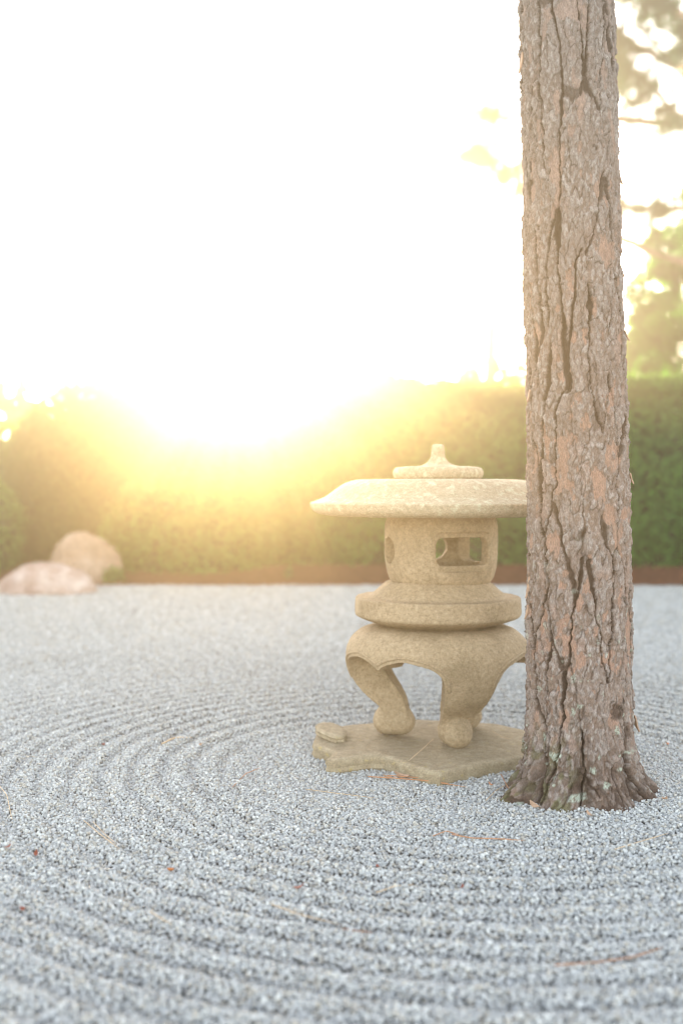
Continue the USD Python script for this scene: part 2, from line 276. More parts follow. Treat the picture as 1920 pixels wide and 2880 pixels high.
lc = (sstep(.68, .76, meshkit.fbm(Q * [45, 45, 30], 3, 43)) * sedge * .8 * sstep(.9, .1, Z))[..., None]; col = col * (1 - lc) + c_lich * lc
col = col * (1 + .35 * fibre[..., None]); hi_ = (.45 * sstep(1.1, 2.1, Z))[..., None]; col = col * (1 - hi_) + hi_ * col.mean(-1, keepdims=True) * np.array([.92, .89, .87])
M_bark = mat('pine_bark', {'a': ('attribute', dict(attribute='tone')), 'g': ('texture_coordinate', {}), 'mp': ('mapping', dict(scale=(1., 1., .35))), 'n': ('noise_texture', dict(scale=420., detail=4.0, roughness=.7)),
                           'fr': ('map_range', dict(from_min=.32, from_max=.68, to_min=.62, to_max=1.32, clamp=True)), 'cc': ('combine_color', {}), 'mu': ('mix', dict(mix_type='multiply', fac=1.)), 'b': ('bump', dict(strength=.9, distance=.002)), 'p': ('principled_bsdf', dict(roughness=.82, specular_ior_level=.3))},
             [('g.object', 'mp.vector'), ('mp.vector', 'n.vector'), ('n.fac', 'fr.value'), ('fr.result', 'cc.r'), ('fr.result', 'cc.g'), ('fr.result', 'cc.b'), ('a.color', 'mu.color1'), ('cc.color', 'mu.color2'), ('mu.color', 'p.base_color'), ('n.fac', 'b.height'), ('b.normal', 'p.normal')])
nz, nt = Z.shape
ii, jj = np.meshgrid(np.arange(nz - 1), np.arange(nt), indexing='ij'); j2 = (jj + 1) % nt
A, B, C, D = ii * nt + jj, ii * nt + j2, (ii + 1) * nt + j2, (ii + 1) * nt + jj
F = np.concatenate([np.stack([A, B, C], -1).reshape(-1, 3), np.stack([A, C, D], -1).reshape(-1, 3)])
VV, CC = V.reshape(-1, 3), np.clip(col.reshape(-1, 3), .01, .9); NN = vnormals(VV, F)
OFF = np.array([tx(0.0), TRUNK_D, 0])
pine = thing('pine_tree', 'tall pine trunk with flaking grey and orange bark in front of the stone lantern', 'tree', OFF)
fid = np.where((fiss < .12) & (Z > .06) & (Z < 2.26), id1, -1).reshape(-1)
ff = np.where((fid[F[:, 0]] == fid[F[:, 1]]) & (fid[F[:, 0]] == fid[F[:, 2]]), fid[F[:, 0]], -1)
def sub(mask, name, parent, **kw):
    f = F[mask]; u, inv = np.unique(f, return_inverse=True)
    return put(name, (VV[u] - OFF, inv.reshape(-1, 3)), M_bark, parent, normals=NN[u], col=CC[u], **kw)
cnt = np.bincount(ff[ff >= 0]); plates = [k for k in np.argsort(-cnt)[:200] if cnt[k] > 500]
keep = ~np.isin(ff, plates)
trunk = sub(keep, 'trunk', pine)
for k in sorted(plates): sub(ff == k, 'bark_plate', trunk)
# loose bark slivers that stand off the trunk's edges
R = rng(31)
def sliver(px, py, L, w, tilt, side):
    p = at(px, py, TRUNK_D) - OFF; k = np.linspace(0, 1, 6)[:, None]
    ctr = p + np.hstack([side * (.010 * k ** 2 * tilt - .004), -.012 + 0 * k, -(L * k)])
    wv = np.array([0.25, -1, 0]) / 1.03; hw = w * (np.array([.35, .8, 1, .9, .6, .15]) * R.uniform(.8, 1.2, 6))[:, None]
    th = np.array([1, .25, 0]) * .0016
    a_, b_ = ctr + wv * hw, ctr - wv * hw
    v = np.vstack([a_ - th, b_ - th, a_ + th, b_ + th]); f = []
    for i in range(5):
        for q in ((i, 6 + i, 7 + i, i + 1), (12 + i, 13 + i, 19 + i, 18 + i), (i, i + 1, 13 + i, 12 + i), (6 + i, 18 + i, 19 + i, 7 + i)): f += [(q[0], q[1], q[2]), (q[0], q[2], q[3])]
    f += [(5, 11, 23), (5, 23, 17), (0, 12, 18), (0, 18, 6)]
    put('bark_sliver', (v, np.array(f)), M_sliver, trunk)
M_sliver = flat('bark_sliver', (.40, .26, .18), .8, .25, 80)
for px, py, L, w, tl, sd_ in ((1735, 470, .05, .008, 1.6, 1), (1741, 740, .04, .008, 1.5, 1), (1757, 930, .028, .006, 1.3, 1), (1716, 60, .05, .006, 1.2, 1), (1772, 1330, .03, .005, 1, 1), (1785, 2010, .045, .010, 1.3, 1), (1462, 150, .06, .006, 1., -1), (1484, 1080, .05, .006, .8, -1), (1482, 1620, .06, .008, 1., -1), (1478, 1700, .04, .006, .9, -1)): sliver(px, py, L, w, tl, sd_)

# ------------------------------------------------------------------ foliage helpers
def leaves(p, nrm, size, r, asp=.5, jitter=.8, tint=None):
    """Folded pointed leaves at the points p, facing roughly along nrm."""
    n = len(p); d = nrm + r.normal(size=(n, 3)) * jitter; d /= np.linalg.norm(d, axis=1, keepdims=True)
    t = r.normal(size=(n, 3)); t -= d * (t * d).sum(1, keepdims=True); t /= np.linalg.norm(t, axis=1, keepdims=True); b = np.cross(d, t)
    s = (size * r.uniform(.65, 1.35, n))[:, None]
    v = np.stack([p - t * s * .5, p + b * s * asp * .5 + d * s * .10, p + t * s * .55, p - b * s * asp * .5 + d * s * .10], 1).reshape(-1, 3)
    k = np.arange(n)[:, None] * 4; f = np.vstack([k + [0, 1, 2], k + [0, 2, 3]])
    ti = np.repeat(np.clip(r.random(n) * .7 + (0 if tint is None else tint), 0, 1), 4)
    return (v, f), ti
def clump_points(c, n, rad, r, shell=.5):
    d = r.normal(size=(n, 3)); d /= np.linalg.norm(d, axis=1, keepdims=True)
    return c + d * rad * r.uniform(shell, 1, (n, 1)) ** .6, d
def merge_leaves(items):
    return join([m for m, _ in items]), np.concatenate([t for _, t in items])
def shrub(name, label, cat, center, rx, ry, h, n, leafm, seed, size=.05, power=2.4, lump=.10, stems=5, base=.0, group=None, spread=.22, asp=.5):
    """A dome shrub: twiggy inside, leaves in a rough shell with lumps, a few stems at its foot."""
    r = rng(seed); t = thing(name, label, cat, center, group=group)
    d = r.normal(size=(n, 3)); d[:, 2] = np.where(r.random(n) < .38, -np.abs(d[:, 2]) * .55, np.abs(d[:, 2])); d /= np.linalg.norm(d, axis=1, keepdims=True)
    def surf(d):
        u_ = np.stack([d[:, 0], d[:, 1], np.maximum(d[:, 2], 0)], -1); u_ /= np.linalg.norm(u_, axis=1, keepdims=True) + 1e-9
        k = (np.abs(u_[:, 0]) ** power + np.abs(u_[:, 1]) ** power + np.abs(u_[:, 2]) ** power + 1e-9) ** (-1 / power)
        q = u_ * k[:, None]; tt = np.clip(-d[:, 2] / .6, 0, 1); l = (1 + lump * 2 * fb(np.column_stack([q[:, :2], d[:, 2]]) * 3.2 + seed, 3, seed)) * (1 - .12 * tt) * np.clip((1 + d[:, 2]) / .35, 0, 1)
        return np.stack([q[:, 0] * rx * l, q[:, 1] * ry * l, np.where(d[:, 2] >= 0, h * (.40 + .60 * q[:, 2] * np.minimum(l, 1.15)), h * .40 * (1 - tt)) + base], -1)
    p = surf(d); inn = np.array([0, 0, h * .40]); dep = r.random(n) ** 2 * spread; p = inn + (p - inn) * (1 - dep)[:, None] + r.normal(size=(n, 3)) * size * .35
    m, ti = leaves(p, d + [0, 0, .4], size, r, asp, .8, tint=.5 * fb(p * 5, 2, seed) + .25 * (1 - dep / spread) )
    core = trimesh.creation.icosphere(3); cd = np.array(core.vertices); cv = inn + (surf(cd) - inn) * .80; cv[:, 2] = np.where(cd[:, 2] < -.55, 0, cv[:, 2])
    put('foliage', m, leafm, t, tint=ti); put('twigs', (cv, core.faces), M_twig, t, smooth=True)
    for k in range(stems):
        a_ = r.uniform(0, 2 * np.pi); q = np.array([np.cos(a_) * rx, np.sin(a_) * ry, 0]) * r.uniform(.2, .5)
        put('stem', tube([q * .7 + [0, 0, -.05], q * .85 + [0, 0, h * .15], q + [0, 0, h * .35]], [.022, .018, .012], 6), M_wood, t)
    return t
def hedge(name, label, x0, x1, y0, y1, z0, z1, n, leafm, seed, size=.05, taper=.08, lump=.08, tips=0.0, tops=None):
    """A clipped hedge between x0..x1, y0..y1: leafy front, top and ends over a twiggy core; tops(x) gives the height of the top."""
    r = rng(seed); t = thing(name, label, 'hedge', ((x0 + x1) / 2, (y0 + y1) / 2, 0)); c = np.array([(x0 + x1) / 2, (y0 + y1) / 2, 0])
    top = tops or (lambda x: np.full_like(x, z1))
    W, Dp, Hh = x1 - x0, y1 - y0, z1 - z0
    ar = np.array([W * Hh, W * Dp, Dp * Hh, Dp * Hh, W * Hh * .35]); side = r.choice(5, n, p=ar / ar.sum()); a_, b_ = r.random(n), r.random(n)
    P_, N_ = np.zeros((n, 3)), np.zeros((n, 3))
    for k, (fn, nn) in enumerate([(lambda a, b: (x0 + a * W, y0 + 0 * a, b), (0, -1, .3)), (lambda a, b: (x0 + a * W, y0 + b * Dp, 1 + 0 * a), (0, -.2, 1)), (lambda a, b: (x0 + 0 * a, y0 + a * Dp, b), (-1, 0, .3)), (lambda a, b: (x1 + 0 * a, y0 + a * Dp, b), (1, 0, .3)), (lambda a, b: (x0 + a * W, y1 + 0 * a, b), (0, 1, .3))]):
        q = side == k; xx, yy, hh = fn(a_[q], b_[q]); P_[q] = np.stack([xx, yy, z0 + hh * (top(xx) - z0)], -1); N_[q] = nn
    hf = (P_[:, 2] - z0) / Hh
    round_ = sstep(.75, 1.0, hf) * .12 + (1 - hf) * -taper * 0 + sstep(.25, 0, hf) * .10
    lum = lump * 2.2 * fb(P_ * [2.2, 2.2, 2.6], 3, seed)
    ctr = c + [0, 0, (z0 + z1) / 2]
    P_ = P_ + N_ * lum[:, None]; P_[:, 1] += round_ * np.where(side == 0, 1, 0)
    dep = r.random(n) ** 2 * .22; P_ -= N_ * dep[:, None] * .8; P_ += r.normal(size=(n, 3)) * size * .4
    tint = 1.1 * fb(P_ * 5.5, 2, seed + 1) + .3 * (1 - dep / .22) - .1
    items = [leaves(P_ - c, N_ + [0, 0, .3], size, r, .5, .8, tint=tint)]
    if tips:
        m_ = int(n * tips); xx = x0 + r.random(m_) * W; yy = y0 + .02 + r.random(m_) * Dp * .6; p = np.stack([xx, yy, top(xx) + r.uniform(-.02, .09, m_)], -1)
        items.append(leaves(p - c, np.tile([0, -.6, .5], (m_, 1)), size, r, .5, .6, tint=np.full(m_, .6)))
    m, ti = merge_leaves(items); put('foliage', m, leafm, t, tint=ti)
    nx = 40; xs = np.linspace(x0 + .12, x1 - .12, nx); tp = top(xs) - .14
    prof = lambda k: np.array([[xs[k], y0 + .14, .0], [xs[k], y0 + .16, tp[k] * .8], [xs[k], y0 + .30, tp[k]], [xs[k], y1 - .25, tp[k]], [xs[k], y1 - .14, tp[k] * .8], [xs[k], y1 - .14, .0]])
    v = np.vstack([prof(k) for k in range(nx)]); f = []
    for k in range(nx - 1):
        for j in range(6): a0, b0 = k * 6 + j, k * 6 + (j + 1) % 6; f += [(a0, b0, b0 + 6), (a0, b0 + 6, a0 + 6)]
    for s0, rev in ((0, 1), ((nx - 1) * 6, 0)):
        for j in range(1, 5): f.append((s0, s0 + j, s0 + j + 1) if not rev else (s0, s0 + j + 1, s0 + j))
    put('twigs', (v - c, np.array(f)), M_twig, t)
    return t

# ------------------------------------------------------------------ hedges and shrubs behind the gravel
X = lambda px, Y: (px - 960) / FPX * Y
Zp = lambda py, Y: CAM_H + (1375 - py) / FPX * Y
HY = 10.35
def top_c(x):
    px = 960 + x * FPX / HY
    return np.interp(px, [500, 580, 660, 740, 800, 880, 960, 1080, 1300, 1700], Zp(np.array([1205, 1178, 1172, 1154, 1124, 1098, 1084, 1076, 1092, 1080]), HY))
hedge('azalea_hedge', 'loose rounded leafy hedge behind the stone lantern, dipping low where the sun breaks through', X(500, HY), X(1660, HY), HY, HY + 1.5, .05, 1.8, 48000, M_azalea, 51, .075, lump=.17, tops=top_c, tips=.04)
hedge('clipped_hedge', 'dense dark green hedge clipped flat with yellow tips right of the pine trunk', X(1640, HY - .3), X(2300, HY - .3), HY - .3, HY + 1.4, .05, Zp(1080, HY - .3), 36000, M_hedge, 52, .068, lump=.09, tips=.14)
shrub('domed_shrub', 'large clipped dome shrub behind the pink and the tan boulder', 'shrub', (X(305, 11.0), 11.0, 0), .98, .74, Zp(1074, 10.9), 30000, M_dome, 53, .06, power=2.4, lump=.06)
shrub('domed_shrub', 'shorter rounded shrub cut by the left edge of the photograph', 'shrub', (X(-60, 11.9), 11.9, 0), .95, .8, Zp(1172, 11.6), 18000, M_azalea, 54, .05, power=2.4, lump=.06)
shrub('leafy_shrub', 'loose shrub with lighter leaves low at the left edge beside the flat boulder', 'shrub', (X(-80, 10.1), 10.1, 0), .46, .4, Zp(1345, 10.), 3600, M_azalea, 55, .06, lump=.16)
shrub('azalea', 'low spreading azalea between the domed shrub and the hedge, behind the upright boulder', 'shrub', (X(540, 10.2), 10.2, 0), .78, .42, Zp(1325, 10.), 9500, M_azalea, 56, .075, lump=.2, spread=.3)
shrub('small_plant', 'small green plant at the right foot of the tan boulder by the gravel edge', 'plant', (X(318, 9.55), 9.55, .02), .085, .08, .12, 160, M_azalea, 57, .05, stems=2, lump=.2)
shrub('seedling', 'tiny green seedling alone in the mulch under the azalea hedge', 'plant', (X(812, 9.7), 9.7, .06), .035, .03, .08, 30, M_azalea, 58, .03, stems=1)

# ------------------------------------------------------------------ trees beyond
def limb(a, b, r0, r1, r, sag=.0, n=7):
    k = np.linspace(0, 1, n)[:, None]; p = a * (1 - k) + b * k + r.normal(size=(n, 3)) * np.linalg.norm(b - a) * .025 * np.sin(k * np.pi); p[:, 2] -= sag * (np.sin(k[:, 0] * np.pi))
    return p, r0 + (r1 - r0) * k[:, 0]
def leafy_tree(name, label, base, height, blobs, leafm, seed, size, nper, group=None, trunk_r=.12, cat='tree'):
    """blobs: crown clumps (centre, radius) relative to base."""
    r = rng(seed); t = thing(name, label, cat, base, group=group); items = []
    tk = [tube(*limb(np.array([0, 0, -.1]), np.array([0.05, 0, height * .62]), trunk_r, trunk_r * .5, r), 8)]
    for c, rad in blobs:
        c = np.array(c, float); m_ = int(nper * rad ** 2)
        sub_ = c + r.normal(size=(max(6, int(14 * rad)), 3)) * rad * .45
        for q in sub_:
            p, d = clump_points(q, max(8, m_ // len(sub_)), rad * r.uniform(.22, .5), r, .2)
            items.append(leaves(p, d + [0, 0, .4], size, r, .55, .9, tint=r.uniform(-.55, .55)))
        tk.append(tube(*limb(np.array([0.02, 0, min(height * .55, max(.3, c[2] - rad)) * r.uniform(.6, .95)]), c, trunk_r * .4, .012, r), 6))
    put('trunk', join(tk[:1]), M_wood, t, smooth=True)
    for b_ in tk[1:]: put('limb', b_, M_wood, t, smooth=True)
    m, ti = merge_leaves(items); put('crown', m, leafm, t, tint=ti)
    return t
def blob(px, py, Y, rpx, base): return (at(px, py, Y) - np.array(base), rpx / FPX * Y)
Y = 12.6; B0 = (X(2090, Y), Y, 0.)
leafy_tree('broadleaf_tree', 'sunlit yellow green broadleaf tree over the clipped hedge at right', B0, 4.6,
           [blob(*q, B0) for q in ((1985, 600, Y, 120), (2060, 540, Y, 120), (1915, 655, Y - .2, 75), (1960, 540, Y, 60), (1860, 800, Y - .2, 70), (1800, 890, Y - .3, 70), (1760, 950, Y, 50), (1930, 790, Y - .4, 110), (1850, 880, Y - .5, 105), (1830, 1000, Y - .2, 115), (1950, 960, Y - .6, 140), (2060, 820, Y, 160), (2100, 1000, Y, 170), (1790, 965, Y, 60), (2130, 640, Y, 150), (1900, 1060, Y - .3, 120), (1895, 690, Y + .2, 50), (1775, 1060, Y, 60))], M_treeleaf, 61, .08, 7500)
Y = 12.7; B0 = (X(1020, Y), Y, 0.)
leafy_tree('round_tree', 'round topped tree rising behind the hedge left of the lantern finial', B0, 3.1, [blob(*q, B0) for q in ((1015, 1040, Y, 58), (1060, 1045, Y, 50), (970, 1065, Y, 55), (1090, 1080, Y, 52), (1000, 1110, Y, 70), (930, 1120, Y, 55), (1100, 1130, Y, 60))], M_fartree, 62, .08, 5200)
Y = 13.6; B0 = (X(1370, Y), Y, 0.)
leafy_tree('far_tree', 'pale uneven tree top between the hedge top and the pine trunk', B0, 4.6, [blob(*q, B0) for q in ((1310, 1062, Y, 34), (1345, 1048, Y, 32), (1395, 1045, Y, 34), (1440, 1060, Y, 34), (1370, 1085, Y, 55), (1290, 1090, Y, 32), (1455, 1090, Y, 40), (1385, 1030, Y, 16))], M_fartree, 63, .08, 5200)
Y = 15.; B0 = (X(1500, Y), Y, 0.)
leafy_tree('feathery_tree', 'thin feathery tree peeping out left of the pine trunk above the hedge', B0, 3.6, [blob(*q, B0) for q in ((1468, 985, Y, 26), (1480, 1030, Y, 28), (1510, 1000, Y, 40), (1500, 1060, Y, 45))], M_treeleaf, 64, .08, 2600)
Y = 14.5; B0 = (X(60, Y), Y, 0.)
leafy_tree('far_tree', 'low far trees on the skyline at the left edge', B0, 4.2, [blob(*q, B0) for q in ((0, 1122, Y, 28), (45, 1125, Y, 24), (85, 1135, Y, 18), (-50, 1120, Y, 34), (30, 1140, Y, 60), (100, 1170, Y, 35), (70, 1160, Y, 40), (-10, 1130, Y, 50))], M_fartree, 65, .09, 9000)
# small drooping palm on the skyline
Y = 13.; B0 = np.array([X(222, Y), Y, 0.]); r = rng(66)
pt_ = thing('palm_tree', 'lone drooping palm on the skyline above the domed shrub', 'tree', B0)
topz = Zp(1050, Y); put('trunk', tube(*limb(np.array([0, 0, 0.]), np.array([-.03, 0, topz]), .045, .035, r), 8), M_wood, pt_, smooth=True)
for k, (dx, dz, dd) in enumerate(((-.55, -.22, .1), (.55, -.02, 0), (-.35, .15, -.1), (.3, .15, .2), (.0, .22, .1), (-.5, -.45, -.2), (.45, -.25, -.2), (.05, -.1, .5))):
    q = np.linspace(0, 1, 9)[:, None]; p = np.array([0, 0, topz]) + q * (np.array([dx, dd, dz + .25])) * .34 + np.array([0, 0, -.09]) * q ** 2
    it = [leaves(np.repeat(p, 14, 0) + r.normal(size=(126, 3)) * [.016, .016, .02], np.tile([0, -.4, .6], (126, 1)), .07, r, .25, .8)]
    m, ti = merge_leaves(it); put('frond', m, M_fartree, pt_, tint=ti)
# background pine whose limbs reach in from the right
r = rng(67); Y = 11.6; B0 = np.array([X(2330, Y), Y, 0.])
bp = thing('background_pine', 'blurred pine reaching in with drooping needle sprays beyond the front trunk', 'tree', B0)
put('trunk', tube(*limb(np.array([0, 0, -.1]), np.array([.1, 0, 7.6]), .17, .06, r, n=12), 10), M_wood, bp, smooth=True)
items = []
def tuft(c, axis, n, L):
    d = axis + r.normal(size=(n, 3)) * .75; d /= np.linalg.norm(d, axis=1, keepdims=True); d[:, 2] -= .12
    w = np.cross(d, r.normal(size=(n, 3))); w /= np.linalg.norm(w, axis=1, keepdims=True); Ln = (L * r.uniform(.6, 1.15, n))[:, None]
    v = np.stack([c - w * .0042, c + w * .0042, c + d * Ln + [0, 0, 0]], 1).reshape(-1, 3)
    items.append(((v, np.arange(3 * n).reshape(-1, 3)), np.repeat(np.clip(r.random(n) * .7 + r.uniform(0, .3), 0, 1), 3)))
branches = [  # pixel paths from the trunk outwards, depth, and how many side twigs
    ([(2330, 430), (2100, 290), (1920, 196), (1770, 115), (1700, 60)], 11.5, 30, 120), ([(2330, 520), (2060, 400), (1920, 330), (1815, 225), (1740, 180)], 11.7, 28, 100),
    ([(2330, 330), (2100, 160), (1960, 70), (1860, 10), (1760, -60)], 11.3, 30, 120), ([(2330, 900), (2100, 800), (1920, 741), (1745, 668), (1600, 600), (1480, 520), (1400, 470), (1330, 440)], 11.8, 16, 50),
    ([(2330, 640), (2100, 600), (1900, 585), (1780, 590), (1700, 560)], 11.4, 14, 50), ([(2330, 450), (2000, 360), (1700, 330), (1500, 310), (1410, 330), (1330, 310)], 11.9, 8, 30),
    ([(2330, 200), (2150, 30), (2000, -60), (1900, -150)], 11.4, 20, 110)]
for path, yb, nt_, spr in branches:
    pp = np.array([at(a_, b_, yb + .12 * k * math.sin(k * 2.1)) for k, (a_, b_) in enumerate(path)]) - B0
    q = np.linspace(0, len(pp) - 1, 26); pf = np.stack([np.interp(q, np.arange(len(pp)), pp[:, c]) for c in range(3)], -1) + r.normal(size=(26, 3)) * .012
    put('limb', tube(pf, np.linspace(.055, .012, 26), 7), M_wood, bp, smooth=True)
    for k in range(nt_):
        s0 = pf[int(26 * (.30 + .69 * r.random()))]; L = spr / FPX * yb * r.uniform(.25, 1.0); dr = np.array([-.8, r.normal() * .6, r.normal() * .55 + .05]); dr /= np.linalg.norm(dr); e0 = s0 + dr * L
        put('twig', tube(np.linspace(s0, e0, 4) + r.normal(size=(4, 3)) * .008, [.007, .006, .005, .003], 4), M_wood, bp)
        for m_ in np.linspace(.25, 1, 6): tuft(s0 + (e0 - s0) * m_ + r.normal(size=3) * .03, dr * .9, 34, .15)
for k in range(150):
    px, py = 1700 + 330 * r.random(), -40 + 400 * r.random() ** 1.1
    if meshkit.fbm(np.array([px / 75., py / 75., 0.]), 2, 77) > .50 - .10 * (px - 1700) / 330: tuft(at(px, py, 11.5 + r.normal() * .25) - B0, np.array([-.5, 0, .3]), 60, .16)
for px, py, n_ in ((1320, 320, 2), (1292, 345, 2), (1400, 318, 3), (1385, 330, 2), (1300, 430, 5), (1340, 425, 7), (1370, 415, 6), (1385, 440, 6), (1355, 450, 6), (1390, 400, 4), (1470, 470, 5), (1455, 490, 5), (1460, 515, 4), (1430, 555, 3), (1415, 580, 3), (1395, 485, 2), (1740, 190, 5), (1760, 240, 5), (1790, 270, 5), (1850, 120, 5), (1905, 140, 6), (1895, 30, 6), (1850, 45, 4), (1905, 560, 4), (1780, 330, 2)):
    for k in range(n_ * 2): tuft(at(px + r.normal() * 14, py + r.normal() * 14, 11.8 + r.normal() * .1) - B0, np.array([-.5, 0, .3]), 30, .15)
m, ti = merge_leaves(items); put('needles', m, M_needle, bp, tint=ti)

# ------------------------------------------------------------------ boulders
M_tanrock = stony('tan_boulder', [(.3, (.20, .13, .095)), (.5, (.29, .205, .155)), (.7, (.38, .29, .235))], 5, bump=.5, dist=.01, fine=60)
def boulder(name, label, c, ext, seed, rough=.16, flatten=None, mt=M_boulder):
    s_ = trimesh.creation.icosphere(5); v = np.array(s_.vertices); d = v.copy()
    for k, dirn in enumerate(rng(seed).normal(size=(9, 3))):                      # broad worn facets
        dirn /= np.linalg.norm(dirn); lim = .80 + .1 * ((k * 7) % 3) / 2; over = np.clip(v @ dirn - lim, 0, None); v -= over[:, None] * dirn * .8
    v *= (1 + rough * 2 * fb(d * 1.6 + seed, 4, seed) + .10 * fb(d * 6, 4, seed + 3) - .05 * np.exp(-(fb(d * 2.2 + 9, 3, seed + 5) / .025) ** 2))[:, None]; v = v * np.array(ext)
    v[:, 2] = np.where(v[:, 2] < 0, v[:, 2] * .5, v[:, 2])
    if flatten: v = flatten(v)
    t = put(name, (v, s_.faces), mt, smooth=True, label=label, cat='boulder')
    UsdGeom.Xformable(UsdGeom.Mesh(t)).AddTranslateOp().Set(Gf.Vec3d(*map(float, c))); return t
boulder('boulder', 'long low pale pink boulder lying on the gravel edge at left', (X(128, 8.75), 8.75, .02), (.385, .26, .23), 71, .12)
boulder('boulder', 'upright rounded tan boulder behind the low one, against the domed shrub', (X(236, 9.75), 9.75, .02), (.35, .30, .43), 76, .10, mt=M_tanrock)

# ------------------------------------------------------------------ flagstone and the stone chip on it
def stone_slab(poly, thick, seed, res=.008):
    """A split stone slab: an uneven top sheet and ragged sides."""
    pl = poly.segmentize(.012); ring = np.array(pl.exterior.coords)[:-1]
    if not pl.exterior.is_ccw: ring = ring[::-1]
    x0, y0, x1, y1 = pl.bounds; R_ = rng(seed)
    gx_, gy_ = np.meshgrid(np.arange(x0, x1, res), np.arange(y0, y1, res)); g = np.stack([gx_.ravel(), gy_.ravel()], -1) + R_.uniform(-.25, .25, (gx_.size, 2)) * res
    g = g[shapely.contains_xy(pl.buffer(-res * .6), g[:, 0], g[:, 1])]
    import scipy.spatial as sp
    pts = np.vstack([ring, g]); tri = sp.Delaunay(pts).simplices; ctr = pts[tri].mean(1); tri = tri[shapely.contains_xy(pl, ctr[:, 0], ctr[:, 1])]
    a_ = pts[tri]; ar = (a_[:, 1, 0] - a_[:, 0, 0]) * (a_[:, 2, 1] - a_[:, 0, 1]) - (a_[:, 1, 1] - a_[:, 0, 1]) * (a_[:, 2, 0] - a_[:, 0, 0]); tri[ar < 0] = tri[ar < 0][:, ::-1]
    q = np.stack([pts[:, 0] * 5, pts[:, 1] * 9, np.full(len(pts), seed)], -1)
    st = meshkit.fbm(q, 4, seed); terr = np.floor(st * 9) / 9 * .5 + st * .5
    zt = (terr - .5) * .016
    dist = shapely.distance(pl.exterior, shapely.points(pts)); zt -= .004 * (1 - sstep(0, .012, dist))
    top = np.column_stack([pts, zt]); n = len(ring); V_, F_ = [top], [tri]; prev = np.arange(n); base = len(pts); cen = ring.mean(0)
    for lv, (dz, off) in enumerate(((-.22, .004), (-.45, -.001), (-.7, .003), (-1.0, -.006))):
        nm = np.roll(ring, -1, 0) - np.roll(ring, 1, 0); nm = np.stack([nm[:, 1], -nm[:, 0]], -1); nm /= np.linalg.norm(nm, axis=1, keepdims=True) + 1e-9
        o = off + .006 * fb(np.column_stack([ring * 30, np.full(n, lv * 3.)]), 2, seed + lv)
        V_.append(np.column_stack([ring + nm * o[:, None], zt[:n] * (1 + dz) + dz * thick])); cur = base + np.arange(n); nx_ = np.roll(np.arange(n), -1)
        F_ += [np.stack([prev, cur, cur[nx_]], -1), np.stack([prev, cur[nx_], prev[nx_]], -1)]; prev = cur; base += n
    return np.vstack(V_), np.vstack(F_)
sv, sf = stone_slab(slab_poly, .052, 81)
o = np.array([LX, LD, SLAB]); put('flagstone', (sv - [LX, LD, 0], sf), M_slate, smooth=38, label='broad flat olive brown flagstone lying in the gravel under the stone lantern', cat='flagstone')
UsdGeom.Xformable(UsdGeom.Mesh(stage.GetPrimAtPath('/World/flagstone'))).AddTranslateOp().Set(Gf.Vec3d(*map(float, o)))
chip_px = [(888, 2046), (905, 2037), (935, 2037), (962, 2046), (972, 2058), (966, 2073), (945, 2075), (915, 2066), (893, 2056)]
cp = Polygon([tuple(ground(x, y, .055)[:2]) for x, y in chip_px]); cc_ = cp.centroid
cv, cf = stone_slab(cp, .03, 82, .005)
pc_ = put('stone_chip', (cv - [cc_.x, cc_.y, 0], cf), M_slate, smooth=35, label='small grey broken slab lying on the left corner of the flagstone', cat='stone')
UsdGeom.Xformable(UsdGeom.Mesh(pc_)).AddTranslateOp().Set(Gf.Vec3d(cc_.x, cc_.y, .062))

# ------------------------------------------------------------------ the stone lantern
lan = thing('stone_lantern', 'three legged granite snow viewing lantern with wide round roof on the flagstone', 'stone lantern', (LX, LD, SLAB))
zl = lambda py: CAM_H - (py - 1375) * SL - SLAB
def prof(pts): return [(max(0.0, r_ * SL), zl(y_)) for r_, y_ in pts]
def smooth_curve(pts, n=6):
    p = np.array(pts, float); t = np.arange(len(p)); from_ = np.linspace(0, len(p) - 1, (len(p) - 1) * n + 1)
    from scipy.interpolate import PchipInterpolator as PI_
    return [tuple(q) for q in np.stack([PI_(t, p[:, k])(from_) for k in range(2)], -1)]
def revolve(pts, n=96):
    p = Polygon(pts)
    c = np.array(p.exterior.coords)[:-1]
    if not p.exterior.is_ccw: c = c[::-1]
    return m3.Manifold.revolve(m3.CrossSection([c]), n)
def stone(mani, length, seed, taubin=0, amp=.0012, fac=45, lump=.0015):
    mm = mani.refine_to_length(length).to_mesh(); t = trimesh.Trimesh(mm.vert_properties[:, :3], mm.tri_verts, process=True)
    if taubin: trimesh.smoothing.filter_taubin(t, .5, .53, taubin)
    v = np.array(t.vertices); n_ = vnormals(v, np.array(t.faces))
    v += n_ * (amp * 2 * fb(v * 110, 3, seed) + lump * 2 * fb(v * 22, 3, seed + 1))[:, None]
    return v, np.array(t.faces)
finial = revolve(prof([(0, 1249)] + smooth_curve([(10, 1249.5), (16, 1253), (18, 1262), (19, 1278), (24, 1292), (36, 1304), (58, 1311), (112, 1314), (124, 1321), (127, 1331), (123, 1342), (110, 1350)]) + [(0, 1352)]))
put('finial', stone(finial, .009, 1, 2), M_roofstone, lan, smooth=True)
roof = revolve(prof([(0, 1347)] + smooth_curve([(150, 1348), (228, 1350), (262, 1360), (290, 1378), (318, 1398), (345, 1409), (357, 1413), (359, 1417), (350, 1434), (330, 1445), (300, 1449)]) + [(180, 1452), (0, 1452)]), 128)
put('roof', stone(roof, .009, 2, 2, .0012, lump=.0014), M_roofstone, lan, smooth=True)
